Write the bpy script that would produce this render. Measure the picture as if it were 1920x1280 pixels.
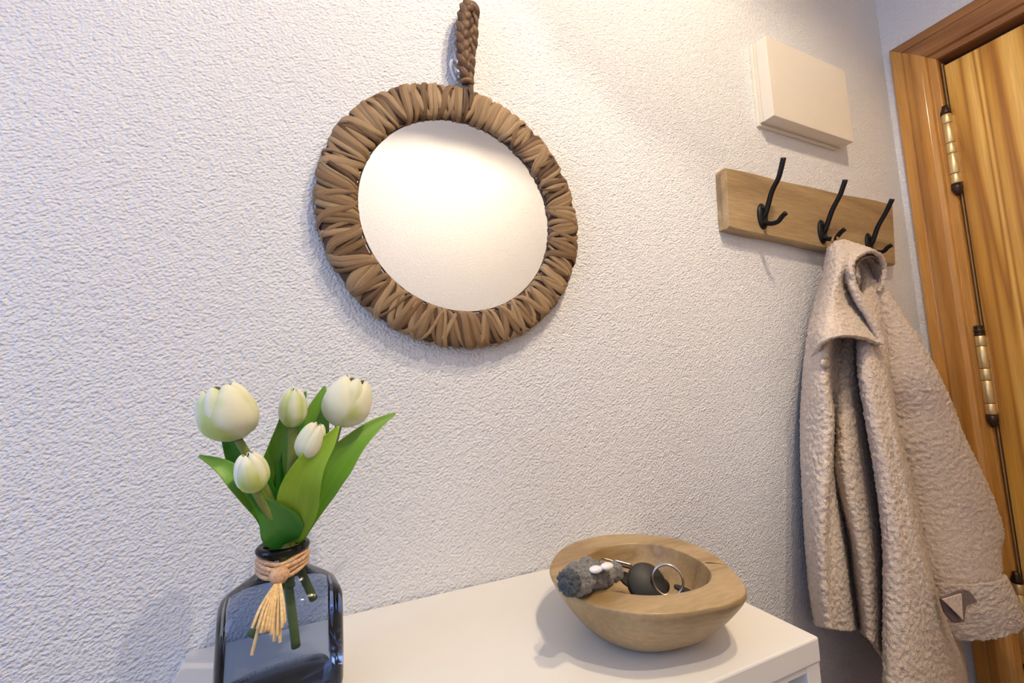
import bpy, bmesh, math, random
from mathutils import Vector, Matrix, noise
random.seed(7)
S = bpy.context.scene
COL = S.collection
for o in list(bpy.data.objects): bpy.data.objects.remove(o)
PI = math.pi

# ---------------------------------------------------------------- camera, light, exposure
F_PX, CAM_D, CAM_Z = 818.16, .55, 1.28           # focal length in pixels of the 1920x1280 frame
YAW, PITCH, ROLL = .4242, .1076, -.0361
def cam_axes():
    cy, sy, cp, sp = math.cos(YAW), math.sin(YAW), math.cos(PITCH), math.sin(PITCH)
    f = Vector((sy*cp, cy*cp, sp)); r = Vector((cy, -sy, 0)); u = r.cross(f)
    cr, sr = math.cos(ROLL), math.sin(ROLL)
    return cr*r+sr*u, -sr*r+cr*u, f
CR, CU, CF = cam_axes()
CAM = Vector((0, -CAM_D, CAM_Z))
cd = bpy.data.cameras.new('camera'); cam = bpy.data.objects.new('camera', cd); COL.objects.link(cam)
cd.sensor_width = 36; cd.lens = F_PX/1920*36; cd.clip_start = .01
M3 = Matrix((CR, CU, -CF)).transposed()
cam.matrix_world = Matrix.Translation(CAM) @ M3.to_4x4()
S.camera = cam

S.view_settings.view_transform = 'Standard'; S.view_settings.look = 'None'
S.view_settings.gamma = 1; S.view_settings.use_curve_mapping = False
S.view_settings.exposure = -0.14
w = bpy.data.worlds.new('world'); S.world = w; w.use_nodes = True
w.node_tree.nodes['Background'].inputs[0].default_value = (.62, .75, 1, 1)
w.node_tree.nodes['Background'].inputs[1].default_value = .6

LAMP = Vector((.44, -.56, 2.33))                 # bulb of the ceiling lamp
LAMP_W, DAY_W, SPOT_W = 22.0, 13.0, 27.0
SPOT = Vector((.34, -.88, 2.47))                 # unseen ceiling spotlight, added to cast the tulips' shadow on the wall
def light(name, kind, loc, energy, color, size=.02, size_y=None, aim=None):
    l = bpy.data.lights.new(name, kind); l.energy = energy; l.color = color
    if kind == 'AREA':
        l.size = size
        if size_y: l.shape = 'RECTANGLE'; l.size_y = size_y
    else: l.shadow_soft_size = size
    o = bpy.data.objects.new(name, l); COL.objects.link(o); o.location = loc
    if aim is not None: o.rotation_euler = (Vector(aim)-Vector(loc)).to_track_quat('-Z', 'Y').to_euler()
    return o
light('lamp_bulb_light', 'POINT', LAMP, LAMP_W, (1, .82, .60), .022)
sp_ = light('added_spot_light', 'SPOT', SPOT, SPOT_W, (1, .84, .64), .012, aim=(.10, 0, .98))
sp_.data.spot_size = math.radians(68); sp_.data.spot_blend = .6
light('window_daylight', 'AREA', (-1.46, -.50, 1.62), DAY_W, (.40, .56, 1), .8, 1.3, aim=(0, -.42, 1.5))

# ---------------------------------------------------------------- pixel -> place
def ray(px, py): return CR*((px-960)/F_PX) - CU*((py-640)/F_PX) + CF
def at(px, py, **k):
    (ax, v), = k.items(); i = 'xyz'.index(ax); d = ray(px, py)
    return CAM + d*((v-CAM[i])/d[i])

# ---------------------------------------------------------------- mesh helpers
def mesh_obj(name, verts, faces, mat, parent=None, smooth=True, uvs=None):
    me = bpy.data.meshes.new(name); me.from_pydata([tuple(v) for v in verts], [], faces); me.update()
    if uvs is not None:
        ul = me.uv_layers.new(name='UVMap')
        for lp in me.loops: ul.data[lp.index].uv = uvs[lp.vertex_index]
    if smooth: me.polygons.foreach_set('use_smooth', [True]*len(me.polygons))
    if mat: me.materials.append(mat)
    o = bpy.data.objects.new(name, me); COL.objects.link(o)
    if parent: o.parent = parent
    return o
def tag(o, label=None, cat=None, group=None, kind=None):
    if label: o['label'] = label
    if cat: o['category'] = cat
    if group: o['group'] = group
    if kind: o['kind'] = kind
    return o
def thing(name, label, cat, group=None):
    return tag_empty(name, label, cat, group)
def tag_empty(name, label, cat, group=None, kind=None):
    o = bpy.data.objects.new(name, None); COL.objects.link(o); o.empty_display_size = .02
    return tag(o, label, cat, group, kind)
def place(root, loc):
    """move an Empty to the thing's base and keep its already built parts where they are"""
    root.location = loc
    for c in root.children: c.matrix_parent_inverse = Matrix.Translation(-Vector(loc))
def box(name, lo, hi, mat, parent=None, bevel=0):
    x0, y0, z0 = lo; x1, y1, z1 = hi
    v = [(x0,y0,z0),(x1,y0,z0),(x1,y1,z0),(x0,y1,z0),(x0,y0,z1),(x1,y0,z1),(x1,y1,z1),(x0,y1,z1)]
    f = [(0,3,2,1),(4,5,6,7),(0,1,5,4),(1,2,6,5),(2,3,7,6),(3,0,4,7)]
    o = mesh_obj(name, v, f, mat, parent, smooth=False)
    if bevel: bevel_mod(o, bevel)
    return o
def bevel_mod(o, wd, seg=2):
    m = o.modifiers.new('bevel', 'BEVEL'); m.width = wd; m.segments = seg; m.limit_method = 'ANGLE'
def cr(p0, p1, p2, p3, t):
    return .5*((2*p1)+(p2-p0)*t+(2*p0-5*p1+4*p2-p3)*t*t+(3*p1-p0-3*p2+p3)*t**3)
def spline(P, n):
    P = [Vector(p) for p in P]
    if len(P) == 2: return [P[0].lerp(P[1], i/(n-1)) for i in range(n)]
    dense = []
    for i in range(len(P)-1):
        a = P[i-1] if i else 2*P[0]-P[1]; d = P[i+2] if i+2 < len(P) else 2*P[-1]-P[-2]
        for k in range(16): dense.append(cr(a, P[i], P[i+1], d, k/16))
    dense.append(P[-1])
    L = [0]
    for a, b in zip(dense, dense[1:]): L.append(L[-1]+(b-a).length)
    out = []; j = 0
    for i in range(n):
        s = L[-1]*i/(n-1)
        while j < len(L)-2 and L[j+1] < s: j += 1
        out.append(dense[j].lerp(dense[j+1], (s-L[j])/max(L[j+1]-L[j], 1e-9)))
    return out
def interp(vals, t):
    if not isinstance(vals, (list, tuple)): return vals
    x = t*(len(vals)-1); i = min(int(x), len(vals)-2); return vals[i]+(vals[i+1]-vals[i])*(x-i)
def tube(name, P, r, mat, parent=None, n=None, seg=10, flat=1.0, up=None, caps=True, build=True):
    n = n or max(2, len(P)*5); Q = spline(P, n) if n != len(P) else [Vector(p) for p in P]
    V = []; Fc = []; UV = []
    prev = None
    for i, q in enumerate(Q):
        t = (Q[min(i+1, n-1)]-Q[max(i-1, 0)]).normalized()
        if prev is None:
            a = Vector(up) if up else (Vector((0, 0, 1)) if abs(t.z) < .9 else Vector((1, 0, 0)))
        else: a = prev
        a = (a - t*a.dot(t)).normalized(); prev = a; b = t.cross(a)
        rr = interp(r, i/(n-1))
        for k in range(seg):
            th = 2*PI*k/seg
            V.append(q + a*(rr*flat*math.cos(th)) + b*(rr*math.sin(th))); UV.append((k/seg, i/(n-1)))
    for i in range(n-1):
        for k in range(seg):
            k2 = (k+1) % seg
            Fc.append((i*seg+k, i*seg+k2, (i+1)*seg+k2, (i+1)*seg+k))
    if caps:
        Fc.append(tuple(range(seg))[::-1]); Fc.append(tuple((n-1)*seg+k for k in range(seg)))
    if not build: return V, Fc, UV
    return mesh_obj(name, V, Fc, mat, parent, uvs=UV)
def lathe(name, prof, mat, parent=None, seg=32, centre=(0,0,0), axis='z', shape=None):
    """prof: list of (radius, height)"""
    V = []; Fc = []; c = Vector(centre)
    for r, h in prof:
        for k in range(seg):
            th = 2*PI*k/seg
            x, y = (shape(th, r, h) if shape else (r*math.cos(th), r*math.sin(th)))
            p = Vector((x, y, h)) if axis == 'z' else (Vector((x, -h, y)) if axis == 'y' else Vector((h, x, y)))
            V.append(c+p)
    for i in range(len(prof)-1):
        for k in range(seg):
            k2 = (k+1) % seg; Fc.append((i*seg+k, i*seg+k2, (i+1)*seg+k2, (i+1)*seg+k))
    if prof[0][0] > 1e-6: Fc.append(tuple(range(seg))[::-1])
    if prof[-1][0] > 1e-6: Fc.append(tuple((len(prof)-1)*seg+k for k in range(seg)))
    o = mesh_obj(name, V, Fc, mat, parent)
    bm = bmesh.new(); bm.from_mesh(o.data); bmesh.ops.remove_doubles(bm, verts=bm.verts, dist=1e-7)
    bmesh.ops.recalc_face_normals(bm, faces=bm.faces); bm.to_mesh(o.data); bm.free()
    return o
def fix_normals(o):
    bm = bmesh.new(); bm.from_mesh(o.data); bmesh.ops.recalc_face_normals(bm, faces=bm.faces); bm.to_mesh(o.data); bm.free()
def prism(name, poly, vec, mat, parent=None, smooth=False):
    n = len(poly); v = [Vector(p) for p in poly]; v += [p+Vector(vec) for p in v]
    f = [tuple(range(n))[::-1], tuple(range(n, 2*n))]+[(i, (i+1) % n, n+(i+1) % n, n+i) for i in range(n)]
    o = mesh_obj(name, v, f, mat, parent, smooth); fix_normals(o); return o
def grid_faces(nu, nv):
    return [(j*nu+i, j*nu+i+1, (j+1)*nu+i+1, (j+1)*nu+i) for j in range(nv-1) for i in range(nu-1)]

# ---------------------------------------------------------------- materials
class NT:
    def __init__(s, name):
        s.m = bpy.data.materials.new(name); s.m.use_nodes = True; s.t = s.m.node_tree
        s.b = s.t.nodes['Principled BSDF']; s.out = s.t.nodes['Material Output']
    def n(s, typ, **kw):
        nd = s.t.nodes.new(typ)
        for k, v in kw.items():
            if k.startswith('i_'):
                key = k[2:]; key = int(key) if key.isdigit() else key
                nd.inputs[key].default_value = v
            else: setattr(nd, k, v)
        return nd
    def l(s, a, b): s.t.links.new(a, b)
    def coords(s, out='Object', scale=(1,1,1), rot=(0,0,0)):
        tc = s.n('ShaderNodeTexCoord'); mp = s.n('ShaderNodeMapping')
        mp.inputs['Scale'].default_value = scale; mp.inputs['Rotation'].default_value = rot
        s.l(tc.outputs[out], mp.inputs['Vector']); return mp.outputs[0]
    def noise(s, vec, scale, detail=3, rough=.5, dist=0):
        n = s.n('ShaderNodeTexNoise'); n.inputs['Scale'].default_value = scale; n.inputs['Detail'].default_value = detail
        n.inputs['Roughness'].default_value = rough; n.inputs['Distortion'].default_value = dist
        s.l(vec, n.inputs['Vector']); return n.outputs[0]
    def ramp(s, fac, stops):
        r = s.n('ShaderNodeValToRGB'); e = r.color_ramp.elements
        while len(e) < len(stops): e.new(.5)
        for el, (p, c) in zip(e, stops): el.position = p; el.color = (*c, 1)
        s.l(fac, r.inputs[0]); return r.outputs[0]
    def bump(s, h, dist, strength=1, prev=None):
        b = s.n('ShaderNodeBump'); b.inputs['Distance'].default_value = dist; b.inputs['Strength'].default_value = strength
        s.l(h, b.inputs['Height'])
        if prev: s.l(prev, b.inputs['Normal'])
        s.l(b.outputs[0], s.b.inputs['Normal']); return b.outputs[0]
    def mix(s, a, b, fac, mode='MIX'):
        m = s.n('ShaderNodeMix', data_type='RGBA', blend_type=mode)
        for sock, v in ((m.inputs[6], a), (m.inputs[7], b)):
            if isinstance(v, tuple): sock.default_value = (*v, 1)
            else: s.l(v, sock)
        if isinstance(fac, (int, float)): m.inputs[0].default_value = fac
        else: s.l(fac, m.inputs[0])
        return m.outputs[2]
    def math(s, op, a, b=None):
        m = s.n('ShaderNodeMath', operation=op)
        for i, v in enumerate((a, b)):
            if v is None: continue
            if isinstance(v, (int, float)): m.inputs[i].default_value = v
            else: s.l(v, m.inputs[i])
        return m.outputs[0]
    def col(s, v):
        if isinstance(v, tuple): s.b.inputs['Base Color'].default_value = (*v, 1)
        else: s.l(v, s.b.inputs['Base Color'])
    def set(s, **kw):
        for k, v in kw.items(): s.b.inputs[k.replace('_', ' ')].default_value = v
        return s
def plain(name, c, rough=.5, metal=0, var=.06, scale=60, bump=0):
    t = NT(name); t.set(Roughness=rough, Metallic=metal)
    v = t.coords(); nz = t.noise(v, scale, 4)
    t.col(t.ramp(nz, [(.3, tuple(x*(1-var) for x in c)), (.7, tuple(min(1, x*(1+var)) for x in c))]))
    if bump: t.bump(nz, bump)
    return t.m
def stucco(name, c):
    t = NT(name); t.set(Roughness=.75); t.b.inputs['Specular IOR Level'].default_value = .25
    v = t.coords('Object', (1, 1, 1), (.0, .5, .0))
    mp = t.n('ShaderNodeMapping'); mp.inputs['Scale'].default_value = (.9, 1, 1.12); t.l(v, mp.inputs[0]); v = mp.outputs[0]
    n1 = t.noise(v, 330, 1.3, .45, .0); n2 = t.noise(v, 130, 1.5, .5, .0)
    h = t.math('ADD', t.math('MULTIPLY', n1, 1.0), t.math('MULTIPLY', n2, .8))
    t.bump(h, .0029, 1.0)
    t.col(t.ramp(t.noise(t.coords(), 3, 3), [(.3, tuple(x*.97 for x in c)), (.7, c)]))
    return t.m
def wood(name, dark, mid, lite, axis=2, freq=30, stretch=.06, rough=.45, coat=0, bump=.0006, streak=8, seed=0):
    t = NT(name); t.set(Roughness=rough)
    if coat: t.b.inputs['Coat Weight'].default_value = coat; t.b.inputs['Coat Roughness'].default_value = .12
    sc = [1, 1, 1]; sc[axis] = stretch
    v = t.coords('Object', tuple(sc))
    mp = t.n('ShaderNodeMapping'); mp.inputs['Location'].default_value = (seed, seed*1.7, seed*.6); t.l(v, mp.inputs[0]); v = mp.outputs[0]
    big = t.noise(v, streak, 2, .5, .4)
    rings = t.math('FRACT', t.math('MULTIPLY', big, freq/6))
    tri = t.math('ABSOLUTE', t.math('SUBTRACT', t.math('MULTIPLY', rings, 2), 1))
    fine = t.noise(v, 260, 3, .6)
    c1 = t.ramp(tri, [(.0, dark), (.38, mid), (1, lite)])
    c2 = t.ramp(fine, [(.25, (.72, .68, .62)), (.7, (1.06, 1.04, 1.0))])
    t.col(t.mix(c1, c2, .75, 'MULTIPLY'))
    t.bump(t.math('ADD', t.math('MULTIPLY', tri, .4), fine), bump, .6)
    return t
M = {}
M['wall'] = stucco('white_stucco', (.84, .835, .83))
M['wall_b'] = stucco('white_stucco_bright', (.90, .89, .88))
M['ceil'] = plain('ceiling_paint', (.84, .83, .82), .8)
M['floor'] = plain('terracotta_floor', (.36, .22, .15), .4, 0, .2, 8)
M['pine'] = wood('varnished_pine_door', (.36, .15, .016), (.62, .33, .05), (.80, .51, .14), 2, 100, .035, .34, .25, .0003, 5.5, 3).m
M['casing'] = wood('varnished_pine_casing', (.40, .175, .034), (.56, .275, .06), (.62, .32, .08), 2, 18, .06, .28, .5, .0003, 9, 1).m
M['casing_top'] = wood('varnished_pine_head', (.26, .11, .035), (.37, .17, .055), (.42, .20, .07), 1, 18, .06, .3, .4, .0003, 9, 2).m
M['board'] = wood('raw_pallet_wood', (.30, .205, .10), (.41, .295, .155), (.46, .345, .195), 0, 22, .10, .62, 0, .0022, 9, 5).m
M['bowl'] = wood('carved_teak', (.29, .19, .08), (.39, .275, .13), (.45, .325, .165), 0, 22, .22, .42, .12, .0008, 14, 9).m
M['white_metal'] = plain('white_lacquer', (.83, .80, .73), .35, 0, .012, 20)
M['white_plastic'] = plain('white_plastic', (.85, .86, .88), .35, 0, .02, 50)
M['cream'] = plain('cream_plastic', (.80, .74, .62), .38, 0, .012, 30)
M['iron'] = plain('black_iron', (.012, .011, .011), .42, .6, .2, 300, .0002)
M['brass'] = plain('brass', (.80, .62, .30), .38, .85, .06, 200)
M['dark_brass'] = plain('dark_finial', (.045, .022, .012), .35, .5, .1, 200)
M['steel'] = plain('steel', (.62, .58, .53), .22, 1, .05, 200)
M['bronze'] = plain('bronze_ring', (.42, .33, .22), .28, 1, .08, 200)
M['black_fob'] = plain('black_rubber', (.016, .015, .014), .55, 0, .2, 300)
M['gasket'] = plain('pale_gasket', (.30, .18, .08), .5)
M['white_gloss'] = plain('white_enamel', (.86, .86, .85), .2)
M['lamp_shade'] = plain('lamp_shade_metal', (.5, .46, .4), .6)
t = NT('bulb_glow'); t.col((1, .9, .7)); t.b.inputs['Emission Color'].default_value = (1, .8, .55, 1); t.b.inputs['Emission Strength'].default_value = 8; M['bulb'] = t.m
t = NT('mirror_silver'); t.set(Metallic=1, Roughness=.015); t.col(t.ramp(t.noise(t.coords(), 8, 2), [(0, (.93, .94, .935)), (1, (.95, .955, .95))])); M['mirror'] = t.m
# raffia: colour differs from strip to strip, with fibres running along each strip
def raffia(name, stops, fib=.55):
    t = NT(name); t.set(Roughness=.5); t.b.inputs['Specular IOR Level'].default_value = .35
    oi = t.n('ShaderNodeObjectInfo'); base = t.ramp(oi.outputs['Random'], stops)
    v = t.coords('UV', (34, 2.2, 1))
    ad = t.n('ShaderNodeVectorMath', operation='ADD'); t.l(v, ad.inputs[0]); t.l(oi.outputs['Location'], ad.inputs[1])
    cm = t.n('ShaderNodeCombineXYZ'); t.l(t.math('MULTIPLY', oi.outputs['Random'], 37), cm.inputs[1]); t.l(cm.outputs[0], ad.inputs[1])
    f = t.noise(ad.outputs[0], 1, 3, .6)
    c = t.ramp(f, [(.28, (.30, .22, .16)), (.52, (1.05, 1.0, .95))])
    t.col(t.mix(base, c, fib, 'MULTIPLY')); t.bump(f, .0008, .8); return t.m
M['raffia'] = raffia('water_hyacinth_strip', [(0, (.09, .042, .018)), (.14, (.20, .12, .055)), (.5, (.30, .20, .105)), (1, (.40, .285, .16))], .95)
M['braid'] = raffia('water_hyacinth_braid', [(0, (.085, .045, .022)), (1, (.16, .09, .048))])
M['raffia_dark'] = plain('frame_core', (.07, .036, .017), .8)
M['twine'] = plain('raffia_twine', (.62, .38, .21), .6, 0, .3, 500, .0004)
M['straw'] = plain('raffia_ends', (.78, .55, .26), .6, 0, .2, 400, .0003)
# plush / fleece
def fleece(name, c, lo=.8, dist=.0035, sc=190):
    t = NT(name); t.set(Roughness=.95); t.b.inputs['Specular IOR Level'].default_value = .1
    t.b.inputs['Sheen Weight'].default_value = .25; t.b.inputs['Sheen Roughness'].default_value = .5
    v = t.coords('Object'); n = t.noise(v, sc, 3, .6, .8); n2 = t.noise(v, 700, 2, .6, 0)
    t.col(t.ramp(n, [(.3, tuple(x*lo for x in c)), (.65, c)]))
    t.bump(t.math('ADD', n, t.math('MULTIPLY', n2, .35)), dist, .9); return t.m
M['fleece'] = fleece('teddy_fleece', (.86, .71, .565), .80, .0042, 190)
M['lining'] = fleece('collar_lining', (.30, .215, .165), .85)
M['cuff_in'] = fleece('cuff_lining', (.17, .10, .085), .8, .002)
M['plush'] = fleece('grey_plush', (.30, .285, .26), .35, .003, 420)
M['plush_dark'] = fleece('dark_grey_plush', (.10, .11, .12), .35, .003, 420)
# plants
def leaf_mat(name, base, tip):
    t = NT(name); t.set(Roughness=.42); t.b.inputs['Subsurface Weight'].default_value = 0
    tc = t.n('ShaderNodeTexCoord'); sp = t.n('ShaderNodeSeparateXYZ'); t.l(tc.outputs['UV'], sp.inputs[0])
    g = t.mix(base, tip, sp.outputs[1]); v = t.coords('UV', (26, 1.2, 1)); f = t.noise(v, 1, 3)
    t.col(t.mix(g, t.ramp(f, [(.3, (.72, .8, .6)), (.7, (1.1, 1.05, 1.05))]), .6, 'MULTIPLY')); t.bump(f, .0005, .5); return t.m
M['leaf_bright'] = leaf_mat('leaf_bright', (.20, .34, .014), (.26, .46, .03))
M['leaf_mid'] = leaf_mat('leaf_mid', (.11, .30, .012), (.15, .34, .025))
M['leaf_dark'] = leaf_mat('leaf_dark', (.018, .18, .012), (.05, .24, .015))
M['stem'] = plain('tulip_stem', (.19, .24, .05), .5, 0, .2, 60)
def petal_mat(name, white, green, amount, off=.12):
    t = NT(name); t.set(Roughness=.55); t.b.inputs['Sheen Weight'].default_value = .1
    tc = t.n('ShaderNodeTexCoord'); sp = t.n('ShaderNodeSeparateXYZ'); t.l(tc.outputs['UV'], sp.inputs[0])
    oi = t.n('ShaderNodeObjectInfo')
    edge = t.math('ABSOLUTE', t.math('SUBTRACT', sp.outputs[0], .5))           # 0 mid rib .. .5 edge
    v = t.coords('Object', (1, 1, 1)); nz = t.noise(v, 34, 2)
    k = t.math('ADD', t.math('MULTIPLY', edge, amount*1.2), t.math('MULTIPLY', t.math('SUBTRACT', nz, .5), amount*2.2))
    k = t.math('ADD', k, t.math('MULTIPLY', t.math('SUBTRACT', .35, sp.outputs[1]), amount*.6))
    k = t.math('ADD', k, t.math('ADD', t.math('MULTIPLY', t.math('SUBTRACT', oi.outputs['Random'], .5), amount*.5), off))
    cl = t.n('ShaderNodeClamp'); t.l(k, cl.inputs[0]); 
    f = t.noise(t.coords('UV', (40, 1.5, 1)), 1, 2)
    t.col(t.mix(white, green, cl.outputs[0])); t.bump(f, .0004, .5); return t.m
M['petal_white'] = petal_mat('petal_white', (.77, .77, .56), (.50, .58, .16), 1.9)
M['petal_green'] = petal_mat('petal_green', (.80, .80, .66), (.44, .56, .11), 1.5, .38)
# thin smoky glass: tinted see-through with a Fresnel gloss
def thin_glass(name, tint, rough=.02):
    t = NT(name); t.t.nodes.remove(t.b)
    tr = t.n('ShaderNodeBsdfTransparent'); gl = t.n('ShaderNodeBsdfGlossy'); mx = t.n('ShaderNodeMixShader'); lw = t.n('ShaderNodeFresnel')
    nz = t.noise(t.coords(), 12, 2); c = t.ramp(nz, [(.3, tuple(x*.96 for x in tint)), (.7, tint)])
    t.l(c, tr.inputs[0]); gl.inputs['Roughness'].default_value = rough; lw.inputs[0].default_value = 1.38
    t.l(lw.outputs[0], mx.inputs[0]); t.l(tr.outputs[0], mx.inputs[1]); t.l(gl.outputs[0], mx.inputs[2])
    t.l(mx.outputs[0], t.out.inputs[0]); return t.m
M['vase'] = thin_glass('smoky_glass', (.58, .65, .77))
M['vase_rim'] = thin_glass('smoky_glass_thick', (.16, .19, .20))
M['vase_base'] = thin_glass('smoky_glass_base', (.45, .47, .53))
M['pane'] = thin_glass('window_glass', (.95, .97, 1))

# ---------------------------------------------------------------- the room
X1, YB, XL, HC = 1.332, -1.0, -1.5, 2.5
def struct(o): o['kind'] = 'structure'; return o
struct(box('wall_back', (XL-.1, 0, 0), (X1+.1, .1, HC), M['wall']))
struct(box('wall_front', (XL-.1, YB-.1, 0), (X1+.1, YB, HC), M['wall_b']))
struct(box('floor', (XL-.1, YB-.1, -.1), (X1+.1, .1, 0), M['floor']))
struct(box('ceiling', (XL-.1, YB-.1, HC), (X1+.1, .1, HC+.1), M['ceil']))
# end wall with the doorway
DY0, DY1, DZ = -.019, -.965, CAM_Z+1.4852*.55         # outer edges of the door casing
wr = struct(box('wall_right', (X1, DY0-.03, 0), (X1+.1, 0, HC), M['wall']))
box('wall_over_door', (X1, YB, DZ-.03), (X1+.1, DY0-.03, HC), M['wall'], wr)
# window wall on the left
WY0, WY1, WZ0, WZ1 = -.10, -.90, .97, 2.27
wl = struct(box('wall_left', (XL-.1, YB, 0), (XL, 0, WZ0), M['wall']))
box('wall_over_window', (XL-.1, YB, WZ1), (XL, 0, HC), M['wall'], wl)
box('wall_beside_window', (XL-.1, YB, WZ0), (XL, WY1, WZ1), M['wall'], wl)
box('wall_beside_window', (XL-.1, WY0, WZ0), (XL, 0, WZ1), M['wall'], wl)
wn = tag_empty('window_1', None, None, None, 'structure')
for lo, hi in (((WY1, WZ0), (WY0, WZ0+.05)), ((WY1, WZ1-.05), (WY0, WZ1)), ((WY1, WZ0), (WY1+.05, WZ1)), ((WY0-.05, WZ0), (WY0, WZ1))):
    box('frame_bar', (XL-.08, lo[0], lo[1]), (XL-.03, hi[0], hi[1]), M['white_metal'], wn)
box('pane', (XL-.06, WY1+.05, WZ0+.05), (XL-.055, WY0-.05, WZ1-.05), M['pane'], wn)
bb = struct(box('baseboard_back', (XL, -.012, 0), (X1, 0, .07), M['casing_top']))

# ---------------------------------------------------------------- door, casing, hinges
JY = -.108                                            # where the leaf meets the jamb
LEAF_TOP = 2.003
prof = [(-.019, .0), (-.019, .013), (-.022, .0155), (-.0415, .0155), (-.043, .0125), (-.0445, .0125), (-.046, .0165),
        (-.060, .0195), (-.076, .0185), (-.084, .013), (-.0865, .006), (-.100, .006), (-.1015, .0), (-.1015, -.03), (-.019, -.03)]
casing = tag_empty('trim_1', 'varnished pine casing around the door', None, None, 'structure')
def casing_side(name, flip):
    V = []
    for (y, p) in prof:
        off = -.019 - y                                # distance from the outer edge
        yy = y if not flip else DY1 - (-.019 - y)*-1
        V.append((X1-p, yy, 0)); V.append((X1-p, yy, DZ-off))
    n = len(prof); Fc = [(2*i, 2*((i+1) % n), 2*((i+1) % n)+1, 2*i+1) for i in range(n)]
    o = mesh_obj(name, V, Fc, M['casing'], casing, smooth=False); fix_normals(o); bevel_mod(o, .0012); return o
casing_side('casing_side', False); casing_side('casing_side', True)
V = []
for (y, p) in prof:
    off = -.019-y; V.append((X1-p, DY0-off, DZ-off)); V.append((X1-p, DY1+off, DZ-off))
n = len(prof)
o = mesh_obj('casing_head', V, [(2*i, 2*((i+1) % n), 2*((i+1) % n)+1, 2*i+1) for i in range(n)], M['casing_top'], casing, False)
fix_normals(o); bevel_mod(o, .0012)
door = tag_empty('door_1', 'varnished pine door leaf with brass hinges', None, None, 'structure')
box('leaf', (X1+.002, DY1+.0895, .006), (X1+.035, JY-.001, LEAF_TOP-.008), M['pine'], door, .0015)
box('gasket', (X1+.004, JY+.0015, .01), (X1+.02, JY+.0040, LEAF_TOP), M['gasket'], door)
box('shadow_gap', (X1+.0295, DY1+.075, .006), (X1+.034, -.095, DZ-.07), M['dark_brass'], door)  # dark sheet standing in for shade in the door gaps, stops light leaking
def hinge(ztop, zbot, ring):
    h = tag_empty('hinge', None, None); h.parent = door
    r = .0088; y = -.1035; xc = X1-.0075
    zs = [ztop-.022, ztop-.043, ztop-.082, ztop-.104, ztop-.146, zbot+.03]
    zs[-1] = zbot+.028
    k = (zs[0]-zs[-1])/(ztop-.022-(ztop-.17))
    edges = [0, .135, .42, .57, .86, 1]
    for a, b in zip(edges, edges[1:]):
        z1 = zs[0]-(zs[0]-zs[-1])*a-.0006; z0 = zs[0]-(zs[0]-zs[-1])*b+.0006
        lathe('knuckle', [(0, z0), (r-.0006, z0), (r, z0+.0008), (r, z1-.0008), (r-.0006, z1), (0, z1)], M['brass'], h, 20, (xc, y, 0))
    lathe('pin', [(0, zbot+.02), (.0075, zbot+.02), (.0075, ztop-.01), (0, ztop-.01)], M['dark_brass'], h, 16, (xc, y, 0))
    zt = zs[0]
    if ring: pf = [(0, zt), (.0085, zt), (.009, zt+.003), (.006, zt+.006), (.009, zt+.009), (.0085, zt+.013), (.006, zt+.015), (.0085, zt+.018), (.007, zt+.022), (0, zt+.022)]
    else: pf = [(0, zt), (.0095, zt), (.0095, zt+.006), (.006, zt+.016), (.0055, zt+.021), (0, zt+.023)]
    lathe('finial', pf, M['dark_brass'], h, 20, (xc, y, 0))
    zb = zs[-1]
    lathe('finial', [(0, zb-.028), (.004, zb-.027), (.007, zb-.02), (.0098, zb-.012), (.0098, zb), (0, zb)], M['dark_brass'], h, 20, (xc, y, 0))
    box('hinge_leaf', (X1-.001, y-.0085, zb+.004), (X1+.003, y+.004, zt-.004), M['brass'], h)
for (pa, pb, rg) in (((1772, 198), (1799, 366), False), ((1837, 610), (1864, 802), True)):
    hinge(at(*pa, x=X1-.0075).z, at(*pb, x=X1-.0075).z, rg)
zt3 = at(1908, 1072, x=X1-.0075).z
hinge(zt3, zt3-.21, False)

# ---------------------------------------------------------------- ceiling lamp (above the frame, lights the hall)
cl = thing('ceiling_lamp', 'metal-shaded ceiling lamp hanging from the hall ceiling', 'lamp')
lx, ly, lz = LAMP
SH = []
for r, h in ((.125, lz-.040), (.124, lz-.030), (.085, lz+.06), (.03, lz+.085), (.012, lz+.085)): SH.append((r, h))
sh = lathe('lamp_shade', SH, M['lamp_shade'], cl, 72, (lx, ly, 0), 'z',
      lambda th, r, h: (r*(1+.035*math.cos(18*th)*(r/.125))*math.cos(th), r*(1+.035*math.cos(18*th)*(r/.125))*math.sin(th)))
bm = bmesh.new(); bm.from_mesh(sh.data)
bmesh.ops.delete(bm, geom=[f for f in bm.faces if len(f.verts) > 8], context='FACES'); bm.to_mesh(sh.data); bm.free()
lathe('stem', [(0, lz+.08), (.008, lz+.08), (.008, HC-.02), (0, HC-.02)], M['lamp_shade'], cl, 16, (lx, ly, 0))
lathe('ceiling_rose', [(0, HC-.03), (.03, HC-.028), (.045, HC), (0, HC)], M['lamp_shade'], cl, 24, (lx, ly, 0))
lathe('bulb_socket', [(0, lz+.03), (.014, lz+.03), (.016, lz+.08), (0, lz+.08)], M['lamp_shade'], cl, 20, (lx, ly, 0))

sl = thing('added_spotlight', 'small round recessed spotlight, unseen and added to cast the tulip shadow', 'spotlight')  # made-up fixture around the added spotlight, out of view
lathe('trim_ring', [(.030, HC-.001), (.044, HC-.004), (.046, HC), (.030, HC)], M['white_metal'], sl, 32, (SPOT.x, SPOT.y, 0))
lathe('spot_lens', [(0, HC-.003), (.029, HC-.003), (.029, HC-.001), (0, HC-.001)], M['bulb'], sl, 24, (SPOT.x, SPOT.y, 0))
place(sl, (SPOT.x, SPOT.y, HC))

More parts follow.
